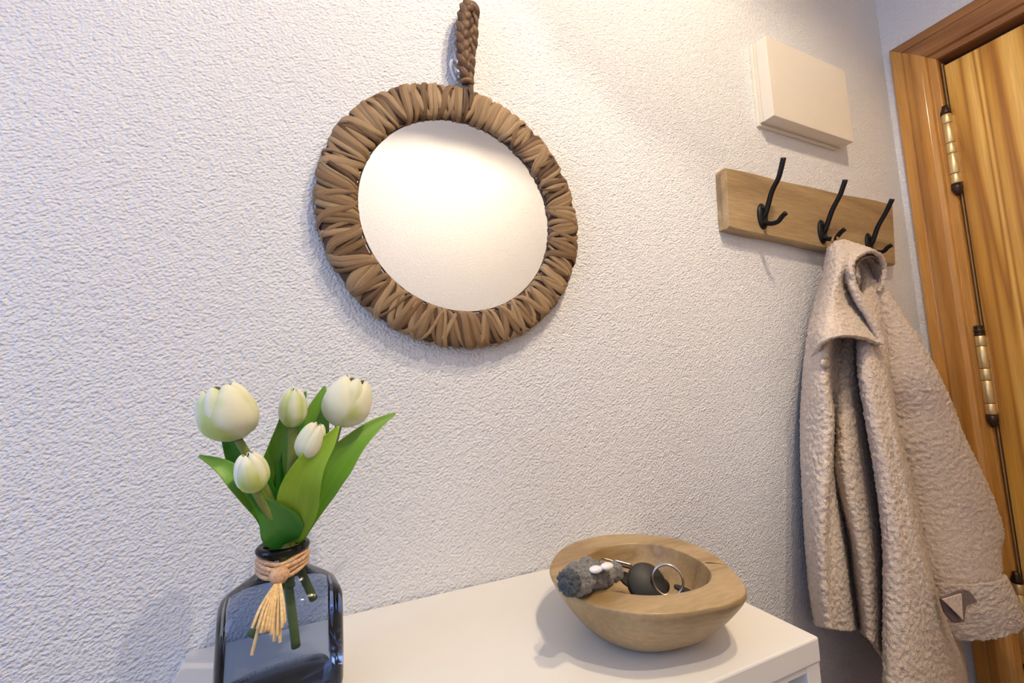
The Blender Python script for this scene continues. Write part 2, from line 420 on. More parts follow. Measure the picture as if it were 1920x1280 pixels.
# ---------------------------------------------------------------- console table
ZT, TX0, TX1, TY = CAM_Z-.4409*.55, -.111, .7913*.55, -.264
tb = thing('console_table', 'narrow white metal console table against the stucco wall', 'table')
box('table_top', (TX0, TY, ZT-.022), (TX1, -.002, ZT), M['white_metal'], tb, .0018)
AP = .040
for x in (TX0+.001, TX1-.0195):
    for y in (TY+.001, -.022):
        box('leg', (x, y, 0), (x+.0185, y+.0185, ZT-.022), M['white_metal'], tb, .001)
# fretwork front: slender white arcs inside the frame
box('apron', (TX0+.0195, TY+.002, ZT-.0275), (TX1-.0195, TY+.016, ZT-.022), M['white_metal'], tb)
def ring_strip(cx, cz, r0, r1, a0, a1, y0, y1, name):
    N = 40; V = []; Fc = []
    for i in range(N+1):
        a = a0+(a1-a0)*i/N; ca, sa = math.cos(a), math.sin(a)
        V += [(cx+r0*ca, y0, cz+r0*sa), (cx+r1*ca, y0, cz+r1*sa), (cx+r1*ca, y1, cz+r1*sa), (cx+r0*ca, y1, cz+r0*sa)]
    for i in range(N):
        for k in range(4):
            Fc.append((4*i+k, 4*i+(k+1) % 4, 4*i+4+(k+1) % 4, 4*i+4+k))
    o = mesh_obj(name, V, Fc, M['white_metal'], tb, False); fix_normals(o); return o
pw = TX1-.0195-(TX0+.0195); nr = 3; rr = pw/nr/2
for i in range(nr):
    ring_strip(TX0+.0195+rr*(2*i+1), ZT-.0275-rr-.006, rr-.022, rr+.004, 0, 2*PI, TY+.006, TY+.012, 'fretwork_ring')
box('lower_shelf', (TX0+.002, TY+.002, .25), (TX1-.002, -.004, .268), M['white_metal'], tb, .001)
place(tb, (0.16, -.13, 0))
bk = thing('woven_basket', 'brown woven basket on the lower shelf of the white console', 'basket')
def bask(th, r, h): return ((r*1.75)*math.copysign(abs(math.cos(th))**.6, math.cos(th)), r*.95*math.copysign(abs(math.sin(th))**.6, math.sin(th)))
pf = [(0, .268), (.105, .268)]
for i in range(60): pf.append((.108+.003*(i % 2)+.0001*i, .272+i*.0108))
pf += [(.112, .925), (.104, .92), (.100, .29), (0, .285)]
lathe('basket_body', pf, plain('basket_weave', (.20, .11, .045), .8, 0, .3, 120, .001), bk, 48, (.16, -.132, 0), 'z', bask)
place(bk, (.16, -.13, .268))

# ---------------------------------------------------------------- fuse box cover
fb = thing('fuse_box', 'cream plastic fuse box cover high on the wall above the coat rack', 'fuse box')
yb = -.0343
bx0, bx1 = at(1450, 216, y=yb).x, at(1602, 270, y=yb).x
bz0, bz1 = at(1450, 216, y=yb).z-.001, at(1432, 64, y=yb).z
box('back_plate', (bx0-.003, -.006, bz0-.004), (bx1-.012, 0, bz1+.003), M['cream'], fb, .001)
box('side_frame', (bx0+.001, -.013, bz0+.002), (bx1-.004, -.006, bz1-.001), M['cream'], fb, .001)
def frustum(name, lo, hi, y0, y1, ins, mat, parent):
    (x0, z0), (x1, z1) = lo, hi
    v = [(x0, y0, z0), (x1, y0, z0), (x1, y0, z1), (x0, y0, z1), (x0+ins, y1, z0+ins), (x1-ins, y1, z0+ins), (x1-ins, y1, z1-ins), (x0+ins, y1, z1-ins)]
    f = [(0, 1, 2, 3), (4, 5, 6, 7), (0, 1, 5, 4), (1, 2, 6, 5), (2, 3, 7, 6), (3, 0, 4, 7)]
    o = mesh_obj(name, v, f, mat, parent, False); fix_normals(o); bevel_mod(o, .0015); return o
frustum('cover', (bx0, bz0), (bx1, bz1), -.0125, yb, .0012, M['cream'], fb)
place(fb, ((bx0+bx1)/2, 0, bz0))

# ---------------------------------------------------------------- coat rack
rk = thing('coat_rack', 'rough wooden board coat rack with three black iron hooks', 'coat rack')
yf = -.022
TLp, BLp, TRp, BRp = at(1362, 314, y=yf), at(1367, 426, y=yf), at(1673, 382, y=yf), at(1679, 497, y=yf)
lft = [at(1351, 322, y=-.006), at(1345, 348, y=-.006), at(1346, 402, y=-.006), at(1357, 421, y=-.006)]
# board as a strip of cross sections along x: slightly irregular sawn plank with a rounded left end
NX, V, Fc = 26, [], []
for i in range(NX):
    tt = i/(NX-1)
    top = TLp.lerp(TRp, tt); bot = BLp.lerp(BRp, tt)
    wob = .0012*math.sin(7*tt+1)+.0009*math.sin(17*tt)
    zt_, zb_ = top.z+wob, bot.z-wob*.8; x = top.x*.5+bot.x*.5
    xt, xb = top.x, bot.x
    e = 1 if 0 < i < NX-1 else .6
    sec = [(xt, -.0005, zt_-.001), (xt, yf+.0035, zt_), (xt, yf, zt_-.003), (xt*.67+xb*.33, yf-.0004, zt_*.67+zb_*.33), (xt*.33+xb*.67, yf-.0003, zt_*.33+zb_*.67), (xb, yf, zb_+.003), (xb, yf+.0035, zb_), (xb, -.0005, zb_+.001)]
    V += sec
ns = 8
for i in range(NX-1):
    for k in range(ns):
        Fc.append((i*ns+k, i*ns+(k+1) % ns, (i+1)*ns+(k+1) % ns, (i+1)*ns+k))
Fc.append(tuple((NX-1)*ns+k for k in range(ns)))
# rounded left end (live edge)
b0 = len(V); zc0 = (TLp.z+BLp.z)/2; hh = (TLp.z-BLp.z)/2; xe = lft[1].x
endpts = []
for k in range(ns):
    y, z = V[k][1], V[k][2]
    s_ = 1-((z-zc0)/hh)**2*.55
    endpts.append((V[k][0]-(V[k][0]-xe)*max(s_, .35), min(-.0005, y*.55), zc0+(z-zc0)*.93))
V += endpts
for k in range(ns): Fc.append((b0+k, b0+(k+1) % ns, (k+1) % ns, k))
Fc.append(tuple(b0+k for k in range(ns))[::-1])
bd = mesh_obj('board', V, Fc, M['board'], rk, False); fix_normals(bd); bevel_mod(bd, .0012)
def coat_hook(plate, top, low):
    pc = at(*plate, y=yf-.003); X = pc.x
    h = tag_empty('hook', None, None); h.parent = rk; h['label'] = 'black iron double hook'
    lathe('hook_plate', [(0, 0), (.95, 0), (1, .0015), (.93, .004), (.5, .0062), (0, .007)], M['iron'], h, 28, (X, yf, pc.z), 'y',
          lambda th, r, hgt: (r*.0135*math.cos(th), r*.0255*math.sin(th)))
    for dz in (.014, -.015):
        lathe('screw', [(0, .004), (.0032, .0045), (.0026, .0072), (0, .0078)], M['iron'], h, 12, (X-.003, yf, pc.z+dz), 'y')
    T = [Vector((X, at(px, py, x=X).y, at(px, py, x=X).z)) for px, py in top]
    tube('upper_prong', [Vector((X, yf-.002, pc.z-.004)), Vector((X, yf-.009, pc.z+.004))]+T, [.0048, .0046, .0044, .0046], M['iron'], h, 28, 12)
    L = [Vector((X, at(px, py, x=X).y, at(px, py, x=X).z)) for px, py in low]
    tube('lower_prong', [Vector((X, yf-.002, pc.z-.012))]+L, [.0046, .0044, .0042, .0044], M['iron'], h, 24, 12)
coat_hook((1431, 405), [(1447, 360), (1459, 335), (1464, 318), (1469, 296)], [(1447, 419), (1459, 415), (1467, 405), (1474, 399)])
coat_hook((1543, 434), [(1560, 395), (1574, 368), (1579, 355), (1585, 337)], [(1556, 448), (1568, 445), (1576, 436), (1584, 429)])
coat_hook((1631, 457), [(1646, 425), (1660, 400), (1666, 388), (1673, 373)], [(1645, 472), (1657, 471), (1664, 464), (1672, 459)])
place(rk, (.95, -.0005, BLp.z))

# ---------------------------------------------------------------- round mirror
RG, RO = .2382*.55, .3291*.55
mc = Vector((.3174*.55+.0008, 0, CAM_Z+.4158*.55+.0050))
mr = thing('round_mirror', 'round wall mirror in a wrapped woven raffia frame with braided hanging loop', 'mirror')
yc = -.0115; bt = .0095; RC = (RG+RO)/2; HW = (RO-RG)/2
def ringpt(a, ph, lift=0.):
    cs, sn = math.cos(ph), math.sin(ph)
    rr = RC + (HW-.0015+lift)*math.copysign(abs(cs)**.7, cs); y = yc - (bt+lift)*math.copysign(abs(sn)**.6, sn)
    return Vector((mc.x + rr*math.sin(a), min(y, -.0006), mc.z + rr*math.cos(a)))
NA, NP = 96, 16
V = [ringpt(2*PI*i/NA, 2*PI*k/NP, -.0012) for i in range(NA) for k in range(NP)]
Fc = [(i*NP+k, i*NP+(k+1) % NP, ((i+1) % NA)*NP+(k+1) % NP, ((i+1) % NA)*NP+k) for i in range(NA) for k in range(NP)]
core = mesh_obj('frame_core', V, Fc, M['raffia_dark'], mr); fix_normals(core)
gl = [Vector((mc.x, yc-.002, mc.z))]+[Vector((mc.x+(RG+.004)*math.sin(2*PI*i/96), yc-.002, mc.z+(RG+.004)*math.cos(2*PI*i/96))) for i in range(96)]
mesh_obj('mirror_glass', gl, [(0, 1+(i+1) % 96, 1+i) for i in range(96)], M['mirror'], mr, False)
tube('glass_shadow_line', [Vector((mc.x+(RG+.0012)*math.sin(2*PI*i/96), yc-.0022, mc.z+(RG+.0012)*math.cos(2*PI*i/96))) for i in range(97)], .0012, M['raffia_dark'], mr, 97, 6, up=(0, 1, 0), caps=False)  # dark ring standing in for the shadow line between frame and glass
rnd = random.Random(3)
NST = 170
for i in range(NST):
    a = 2*PI*(i+rnd.uniform(-.3, .3))/NST
    skew = rnd.choice((-1, 1, 1, -1, .3))*rnd.uniform(.04, .13)
    wo, wi = rnd.uniform(.042, .078), rnd.uniform(.042, .082)
    if rnd.random() < .3: wi *= .55
    if rnd.random() < .25: wo *= .55
    lift = rnd.uniform(.0, .0018); NL = 11
    V = []; UV = []
    for j in range(NL):
        s_ = j/(NL-1); ph = -.35+s_*(PI+.7)
        wd = wo+(wi-wo)*s_; aa = a+skew*(.5-s_)*2
        for k, (u, l) in enumerate(((-1, -.0009), (-.6, .0003), (.5, .0005), (1, -.0009))):
            V.append(ringpt(aa+u*wd*.5, ph, lift+l)); UV.append((k/3, s_))
    mesh_obj('raffia_strip', V, grid_faces(4, NL), M['raffia'], mr, True, UV)
# braided loop
Lp = [(877, 158, -.018), (874, 140, -.021), (868, 110, -.024), (866, 75, -.025), (868, 40, -.025), (874, 14, -.023), (882, 8, -.019), (888, 18, -.014), (887, 45, -.011), (885, 75, -.010), (881, 110, -.010), (878, 140, -.011), (879, 158, -.012)]
C0 = spline([at(px, py, y=y) for px, py, y in Lp], 160)
for s3 in range(3):
    P = []
    for i, q in enumerate(C0):
        t_ = (C0[min(i+1, 159)]-C0[max(i-1, 0)]).normalized()
        side = t_.cross(Vector((0, -1, 0))).normalized(); nrm = side.cross(t_).normalized()
        ph = i/159*2*PI*5.5 + s3*2*PI/3
        P.append(q + side*(.0040*math.sin(ph)) + nrm*(.0020*math.sin(2*ph)))
    tube('loop_strand', P, .0060, M['braid'], mr, 160, 8, .62, up=(0, -1, 0))
tube('loop_binding', [at(866, 153, y=-.020), at(873, 150, y=-.0255), at(881, 151, y=-.024), at(886, 156, y=-.018)], .0032, M['raffia'], mr, 16, 8)
for (a_, b_) in (((872, 165), (868, 215)), ((880, 163), (884, 190)), ((884, 160), (880, 205))):
    tube('binding_tail', [at(*a_, y=-.0225), at((a_[0]+b_[0])/2+2, (a_[1]+b_[1])/2, y=-.0238), at(*b_, y=-.0225)], [.003, .0035, .0015], M['braid'], mr, 10, 6, .4, up=(0, -1, 0))
place(mr, (mc.x, -.001, mc.z-RO))
hk = thing('wall_hook', 'small white plastic hook on the wall behind the mirror loop', 'hook')
tube('hook_arm', [at(856, 152, y=-.004), at(851, 140, y=-.006), at(846, 124, y=-.012), at(848, 114, y=-.014), at(856, 124, y=-.010), at(866, 132, y=-.006)], [.0024, .0026, .0026, .0022], M['white_plastic'], hk, 30, 8)
pw_ = at(862, 128, y=-.0)
box('hook_base', (pw_.x-.008, -.003, pw_.z-.018), (pw_.x+.008, 0, pw_.z+.02), M['white_plastic'], hk, .002)
place(hk, (pw_.x, 0, pw_.z))

# ---------------------------------------------------------------- vase
vz = thing('glass_vase', 'smoky blue-grey glass vase tied with raffia at its neck', 'vase')
VY = -.118
vc = at(531, 1020, y=VY); vx = vc.x
NECK_Z = at(536, 1014, y=VY).z
HV = NECK_Z-ZT
VROT = math.radians(8)
def vshape(th, r, h):
    # squared plan low down, round at the neck
    k = max(0, min(1, (h-(ZT+HV*.80))/(HV*.12)))
    e = .52*(1-k)+1.0*k
    a, b = r*(1-k)+r*k, r*(.80*(1-k)+k)
    x = a*math.copysign(abs(math.cos(th))**e, math.cos(th)); y = b*math.copysign(abs(math.sin(th))**e, math.sin(th))
    return x*math.cos(VROT)-y*math.sin(VROT), x*math.sin(VROT)+y*math.cos(VROT)
BW = .0462
pf = [(BW*.90, ZT+.0005), (BW*.97, ZT+.003), (BW, ZT+.010), (BW, ZT+HV*.30), (BW*.985, ZT+HV*.55), (BW*.975, ZT+HV*.62), (BW*.93, ZT+HV*.66), (BW*.78, ZT+HV*.705), (BW*.56, ZT+HV*.765), (.0192, ZT+HV*.81), (.0166, ZT+HV*.85), (.0160, ZT+HV*.90), (.0166, ZT+HV*.945)]
vb = lathe('vase_body', pf, M['vase'], vz, 64, (vx, VY, 0), 'z', vshape)
bm = bmesh.new(); bm.from_mesh(vb.data)
bmesh.ops.delete(bm, geom=[f for f in bm.faces if len(f.verts) > 8 and f.calc_center_median().z > ZT+HV*.5], context='FACES'); bm.to_mesh(vb.data); bm.free()
zr = ZT+HV*.965
N = 40; rimpts = [Vector((vx+.0174*math.cos(2*PI*i/N), VY+.0174*math.sin(2*PI*i/N), zr)) for i in range(N+1)]
tube('vase_rim', rimpts, .0034, M['vase_rim'], vz, N+1, 10, 1, up=(0, 0, 1), caps=False)
lathe('vase_floor', [(BW*.86, ZT+.002), (BW*.90, ZT+.006), (BW*.86, ZT+.010), (BW*.5, ZT+.0075), (0, ZT+.0068)], M['vase_base'], vz, 64, (vx, VY, 0), 'z', vshape)
tie = tag_empty('raffia_tie', None, None); tie.parent = vz; tie['label'] = 'natural raffia bow with frayed ends'
kn = at(534, 1062, y=VY-.0205); 
for j, (dz, r_) in enumerate(((.0, .0183), (.0035, .0188), (-.0035, .0185), (.0068, .0178))):
    pts = []
    for i in range(33):
        th = 2*PI*i/32; dip = -.004*max(0, math.cos(th+PI/2+.15))**3
        pts.append(Vector((vx+r_*math.cos(th), VY+r_*math.sin(th), ZT+HV*.875+dz+dip+.0006*math.sin(5*th+j*2))))
    tube('tie_strand', pts, .0021, M['twine'], tie, 33, 6, 1, up=(0, 0, 1), caps=False)
kz = ZT+HV*.845; kx, ky = vx-.001, VY-.0235
lathe('tie_knot', [(0, -.0065), (.004, -.0058), (.0068, -.002), (.0070, .002), (.0045, .0055), (0, .0065)], M['twine'], tie, 16, (kx, ky, kz), 'z', lambda th, r, h: (r*1.05*math.cos(th), r*.75*math.sin(th)))
rnd = random.Random(11)
for i, (dx, ln) in enumerate(((-.016, .026), (-.0125, .027), (-.010, .030), (-.0075, .031), (-.005, .031), (-.003, .034), (-.001, .040), (.0012, .036), (.003, .041), (.0045, .030), (.006, .028), (-.0158, .046))):
    p0 = Vector((kx+dx*.12, ky-.002, kz-.004)); p2 = Vector((kx+dx*.95, VY-.0475-rnd.uniform(0, .004), kz-ln*.92))
    p1 = p0.lerp(p2, .5)+Vector((dx*.12, -.0035, .001))
    tube('tie_end', [p0, p1, p2], [.0010, .0012, .0013], M['straw'], tie, 9, 6, .55)
place(vz, (vx, VY, ZT))

# ---------------------------------------------------------------- tulips
NECK = Vector((vx, VY, zr))
def petal(parent, c, axis, up0, R, H, a, wid, lean, mat, tip=.12, vmax=1.0):
    """one cupped petal of a closed tulip; c = base of the head, axis = direction of the head"""
    ax = axis.normalized(); e1 = (up0-ax*up0.dot(ax)).normalized(); e2 = ax.cross(e1)
    NU, NV = 9, 13; V = []; UV = []
    for j in range(NV):
        v = j/(NV-1)
        prof_r = R*math.sqrt(max(.02, 1-((v-.44)/(.45 if v < .44 else .56/(1-tip*tip)**.5))**2))
        half = wid*(math.sin(PI*min(.93, .18+v*.75))**.42)
        for i in range(NU):
            u = -1+2*i/(NU-1); th = a+u*half
            drop = (u*u)*H*.13*v
            rr = prof_r*(1+lean) + .0012*math.cos(u*PI)*(1 if v > .2 else 0)
            V.append(c + ax*(H*v-drop) + (e1*math.cos(th)+e2*math.sin(th))*rr); UV.append((i/(NU-1), v))
    o = mesh_obj('petal', V, grid_faces(NU, NV), mat, parent, True, UV)
    m = o.modifiers.new('thick', 'SOLIDIFY'); m.thickness = .0009
    m = o.modifiers.new('sub', 'SUBSURF'); m.levels = 1; m.render_levels = 1
    return o
def leaf(parent, path, widths, mat, fold=.25, twist=0., name='leaf'):
    P = spline([at(px, py, y=y) for px, py, y in path], 22); V = []; UV = []; NU = 7
    for j, q in enumerate(P):
        s_ = j/21; t_ = (P[min(j+1, 21)]-P[max(j-1, 0)]).normalized()
        view = (CAM-q).normalized(); side = t_.cross(view).normalized(); nr = side.cross(t_).normalized()
        tw = twist*(s_-.3); side, nr = side*math.cos(tw)+nr*math.sin(tw), nr*math.cos(tw)-side*math.sin(tw)
        depth = (q-CAM).dot(CF)/F_PX
        wd = interp(widths, s_)*depth*.575
        for i in range(NU):
            u = -1+2*i/(NU-1)
            V.append(q+side*(u*wd)-nr*(wd*fold*(1-u*u))); UV.append((i/(NU-1), s_))
    o = mesh_obj(name, V, grid_faces(NU, 22), mat, parent, True, UV)
    m = o.modifiers.new('thick', 'SOLIDIFY'); m.thickness = .0008
    m = o.modifiers.new('sub', 'SUBSURF'); m.levels = 1; m.render_levels = 1
    return o
TG = 'tulips in the glass vase'
def tulip(label, headpx, basepx, yh, wpx, stem_mid, stem_end, mat, open_=0., rot=0., np_=6, stem_r=.0034, tip=.32):
    """headpx: tip of the head, basepx: its base (pixels); yh: distance plane"""
    r = thing('tulip', label, 'flower', TG)
    b = at(*basepx, y=yh); tp = at(*headpx, y=yh-.004); ax = tp-b; H = ax.length
    R = .90*wpx*(b-CAM).dot(CF)/F_PX*.5
    up0 = (CAM-b).normalized()
    for k in range(3):
        petal(r, b, ax, up0, R*.93, H*1.02, rot+PI/3+k*2*PI/3, 1.25, 0, mat, tip*.9)
    for k in range(3):
        petal(r, b, ax, up0, R*1.02, H*1.0, rot+k*2*PI/3, 1.28, open_, mat, tip)
    sp = [b+ax*.03]+[at(px, py, y=y) for px, py, y in stem_mid]+[at(px, py, y=y) for px, py, y in stem_end]
    tube('stem', sp, [stem_r*.9, stem_r, stem_r, stem_r*1.05], M['stem'], r, 36, 10)
    return r
nk = (536, 1016, VY)
t1 = tulip('large open creamy tulip leaning over the green leaf at the raffia vase', (412, 722), (446, 824), -.135, 106, [(470, 865, -.130), (512, 950, -.122), (528, 1016, VY)], [(540, 1090, -.108), (555, 1212, -.105)], M['petal_white'], .03, .35, stem_r=.0036, tip=.5)
t2 = tulip('small upright greenish tulip bud between two dark leaf tips', (551, 728), (549, 802), -.128, 53, [(546, 870, -.124), (542, 950, -.121), (538, 1016, VY)], [(520, 1110, -.125), (472, 1192, -.128)], M['petal_green'], 0, .1, stem_r=.0040)
t3 = tulip('large creamy tulip with a green-tipped petal beside the long drooping leaf', (668, 708), (634, 800), -.115, 94, [(622, 840, -.115), (580, 930, -.118), (546, 1016, VY)], [(560, 1060, -.112), (588, 1122, -.10)], M['petal_white'], .02, 1.25, tip=.5)
t4 = tulip('small white tulip bud half hidden by the bright green leaf', (597, 793), (568, 862), -.140, 52, [(556, 900, -.135), (546, 960, -.126), (540, 1016, VY)], [(541, 1050, -.118), (545, 1100, -.115)], M['petal_white'], 0, .5)
t5 = tulip('small white-and-green tulip bud in front of the dark broad leaf', (462, 850), (480, 922), -.158, 62, [(495, 950, -.15), (515, 985, -.135), (530, 1016, VY)], [(533, 1050, -.118), (530, 1090, -.118)], M['petal_green'], 0, -.35)
leaf(t3, [(556, 1020, -.118), (585, 950, -.122), (620, 885, -.125), (665, 830, -.120), (708, 793, -.112), (742, 774, -.105)], [14, 34, 52, 56, 36, 22, 3], M['leaf_mid'], .3, .5)
leaf(t4, [(548, 1020, -.125), (556, 970, -.140), (562, 920, -.148), (585, 868, -.150), (618, 825, -.147), (636, 798, -.143)], [20, 50, 66, 62, 46, 30, 3], M['leaf_bright'], .3, -.3)
leaf(t5, [(540, 1022, -.128), (530, 995, -.140), (508, 962, -.150), (482, 938, -.155), (462, 926, -.156)], [34, 62, 60, 42, 22, 3], M['leaf_dark'], .25, .2)
leaf(t1, [(528, 1022, -.128), (508, 985, -.138), (484, 945, -.145), (452, 905, -.148), (418, 874, -.145), (372, 853, -.140)], [16, 28, 26, 34, 34, 22, 3], M['leaf_mid'], .3, -.3)
leaf(t1, [(520, 1010, -.118), (500, 950, -.120), (470, 895, -.122), (446, 855, -.122), (425, 818, -.118), (405, 800, -.115)], [20, 30, 44, 46, 40, 24, 4], M['leaf_dark'], .3, 0)
leaf(t2, [(528, 1015, -.112), (512, 950, -.114), (510, 890, -.116), (522, 835, -.118), (533, 790, -.118), (540, 732, -.114)], [18, 36, 44, 38, 26, 14, 3], M['leaf_mid'], .3, 0)
leaf(t2, [(540, 1015, -.115), (545, 950, -.118), (545, 890, -.117), (552, 830, -.115), (562, 780, -.112), (573, 733, -.108)], [18, 34, 44, 40, 26, 14, 3], M['leaf_dark'], .3, 0)
leaf(t3, [(548, 1015, -.105), (562, 950, -.106), (575, 880, -.107), (588, 820, -.108), (596, 770, -.106), (609, 723, -.102)], [16, 30, 36, 42, 46, 34, 3], M['leaf_mid'], .3, .2)
for r in (t1, t2, t3, t4, t5): place(r, (vx, VY, ZT+.012))

# ---------------------------------------------------------------- wooden bowl
bw = thing('wooden_bowl', 'carved wooden bowl with a cracked flat rim on the white console', 'bowl')
ZR = ZT+.055
outer = [(1030, 1064), (1056, 1026), (1115, 1005), (1185, 1000), (1265, 1008), (1330, 1033), (1374, 1068), (1400, 1106), (1372, 1128), (1310, 1142), (1225, 1150), (1150, 1142), (1098, 1128), (1052, 1100)]
inner = [(1088, 1064), (1104, 1040), (1145, 1024), (1196, 1019), (1255, 1027), (1305, 1048), (1330, 1070), (1330, 1088), (1312, 1101), (1275, 1111), (1220, 1116), (1165, 1111), (1118, 1099), (1093, 1083)]
def closed(pts, n):
    k = len(pts); out = []
    for i in range(n):
        s_ = i/n*k; j = int(s_); f = s_-j
        out.append(cr(pts[(j-1) % k], pts[j % k], pts[(j+1) % k], pts[(j+2) % k], f))
    return out
NB = 84
O = closed([at(*p, z=ZR) for p in outer], NB); I = closed([at(*p, z=ZR-.001) for p in inner], NB)
cen = sum((p for p in O), Vector())/NB
bc = Vector((cen.x, cen.y+.006, ZT))
rings = []
def mixring(A, B, k, z): return [Vector((a.x+(b.x-a.x)*k, a.y+(b.y-a.y)*k, z)) for a, b in zip(A, B)]
base = [bc+Vector((.050*math.cos(2*PI*i/NB), .045*math.sin(2*PI*i/NB), 0)) for i in range(NB)]
# align base ring with the outer ring by angle
ang = [math.atan2((p-cen).y, (p-cen).x) for p in O]
base = [bc+Vector((.046*math.cos(a), .042*math.sin(a), 0)) for a in ang]
flr = [bc+Vector((.038*math.cos(a), .034*math.sin(a), 0)) for a in ang]
rings.append([bc+Vector((0, 0, .0005))]*NB)
rings.append(mixring(base, base, 0, ZT+.0005))
for k, hz in ((.16, .0035), (.36, .010), (.55, .0185), (.72, .0285), (.86, .0385), (.955, .0462), (.99, .0495)):
    rings.append(mixring(base, O, k, ZT+hz))
rings.append(mixring(O, I, .0, ZT+.0512)); rings.append(mixring(O, I, .0, ZT+.0540)); rings.append(mixring(O, I, .022, ZR-.0002)); rings.append(mixring(O, I, .06, ZR)); rings.append(mixring(O, I, .5, ZR)); rings.append(mixring(O, I, .93, ZR)); rings.append(mixring(O, I, .985, ZR-.0006)); rings.append(mixring(O, I, 1.0, ZR-.002))
for k, hz in ((.05, .046), (.15, .035), (.30, .025), (.55, .016), (.9, .0115)):
    rings.append(mixring(I, flr, k, ZT+hz))
rings.append([bc+Vector((0, 0, .0105))]*NB)
V = []; 
for ri, R_ in enumerate(rings):
    for i, p in enumerate(R_):
        q = Vector(p)
        if 2 <= ri <= 8:
            nn = noise.noise(q*28)*.0018*(1 if ri < 8 else .6); d = (q-cen); d.z = 0
            if d.length > 0: q += d.normalized()*nn
        V.append(q)
Fc = [(r_*NB+i, r_*NB+(i+1) % NB, (r_+1)*NB+(i+1) % NB, (r_+1)*NB+i) for r_ in range(len(rings)-1) for i in range(NB)]
bo = mesh_obj('bowl_body', V, Fc, M['bowl'], bw)
bm = bmesh.new(); bm.from_mesh(bo.data); bmesh.ops.remove_doubles(bm, verts=bm.verts, dist=1e-6); bmesh.ops.recalc_face_normals(bm, faces=bm.faces); bm.to_mesh(bo.data); bm.free()
m = bo.modifiers.new('sub', 'SUBSURF'); m.levels = 1; m.render_levels = 2
crk = [at(1362, 1060, z=ZR-.0005), at(1346, 1057, z=ZR-.0004), at(1324, 1056, z=ZR-.0006), at(1312, 1062, z=ZR-.006)]
tube('rim_crack', crk, [.0006, .0008, .0011, .0006], M['raffia_dark'], bw, 14, 5)
place(bw, tuple(bc))

# things in the bowl --------------------------------------------------------
ZF = ZT+.012
def blob(name, c, r, mat, parent, rot=(0, 0, 0), disp=0., scale=.01, sub=4):
    bm = bmesh.new(); bmesh.ops.create_icosphere(bm, subdivisions=sub, radius=1)
    me = bpy.data.meshes.new(name); 
    E_ = Matrix.LocRotScale(Vector(c), __import__('mathutils').Euler(rot), Vector(r))
    for v in bm.verts:
        n_ = v.co.copy(); v.co = E_ @ v.co
        if disp: v.co += (E_.to_3x3() @ n_).normalized()*(noise.noise(v.co/scale)*disp)
    for f in bm.faces: f.smooth = True
    bm.to_mesh(me); bm.free(); me.materials.append(mat)
    o = bpy.data.objects.new(name, me); COL.objects.link(o); o.parent = parent; return o
# grey plush charm: lies across the left part of the rim
pl = thing('plush_charm', 'furry grey plush key charm with two white pads in the bowl', 'key charm')
a = at(1078, 1086, z=ZR+.014); b = at(1150, 1076, z=ZR+.006)
d = (b-a); yaw = math.atan2(d.y, d.x)
dn = d.normalized()
blob('plush_head', a+dn*.004, (.017, .0150, .0135), M['plush'], pl, (0, 0, yaw), .003, .004)
blob('plush_body', a.lerp(b, .58)+Vector((0, .003, -.001)), (.023, .0135, .0115), M['plush'], pl, (0, .12, yaw), .003, .004)
blob('plush_ear', a.lerp(b, .45)+Vector((.002, .014, .004)), (.013, .007, .008), M['plush'], pl, (0, 0, yaw), .002, .004)
blob('plush_leg', b+Vector((.004, .004, 0)), (.010, .009, .009), M['plush'], pl, (0, 0, yaw), .002, .004)
blob('plush_muzzle', a-dn*.009+Vector((-.001, -.005, .0005)), (.010, .0105, .0105), M['plush_dark'], pl, (0, 0, yaw), .0035, .003)
for q in ((1117, 1067), (1138, 1061)):
    pq = at(*q, z=ZR+.0225)
    blob('white_pad', pq, (.0080, .0050, .0030), M['white_gloss'], pl, (0, .1, yaw+.2), 0, 1, 3)
place(pl, (a.x, a.y, ZR))
# round black fob
fo = thing('key_fob', 'round black rubber key fob leaning in the bowl', 'key fob')
fc = at(1212, 1094, z=ZT+.046)
nrm = (Vector((-.25, -.75, .62))).normalized(); q_ = nrm.to_track_quat('Z', 'Y').to_matrix().to_4x4()
fd = lathe('fob_disc', [(0, -.004), (.0175, -.004), (.0192, -.0022), (.0195, 0), (.0192, .0022), (.0175, .004), (0, .0046)], M['black_fob'], fo, 36)
fd.data.transform(Matrix.Translation(fc) @ q_)
tb_ = lathe('fob_tab', [(0, -.003), (.006, -.003), (.0068, 0), (.006, .003), (0, .003)], M['black_fob'], fo, 20)
tb_.data.transform(Matrix.Translation(fc+Vector((.017, -.004, -.004))) @ q_)
place(fo, (fc.x, fc.y, ZF))
def ring_obj(name, label, c, r, nrm, wire, mat, turns=1):
    n_ = Vector(nrm).normalized(); e1 = n_.orthogonal().normalized(); e2 = n_.cross(e1)
    r0 = thing(name, label, 'key ring')
    for k in range(2):
        pts = [Vector(c)+(e1*math.cos(2*PI*i/48)+e2*math.sin(2*PI*i/48))*r+n_*(wire*1.7*(k-.5)) for i in range(49)]
        tube('ring_coil', pts, wire, mat, r0, 49, 8, caps=False)
    place(r0, (c.x, c.y, c.z-r)); return r0
rc = at(1252, 1087, z=ZT+.052)
ring_obj('split_ring', 'upright steel split ring through the black key fob', rc, .0140, (-.62, -.70, .10), .0012, M['steel'])
rc2 = at(1148, 1050, z=ZT+.050)
ky_ = thing('bronze_keyring', 'bronze loop with a dark metal bar beside the plush charm', 'key ring')
la, lb = at(1124, 1048, z=ZT+.053), at(1192, 1066, z=ZT+.044)
dv = (lb-la).normalized(); sd = Vector((-dv.y, dv.x, 0)).normalized()*.0045
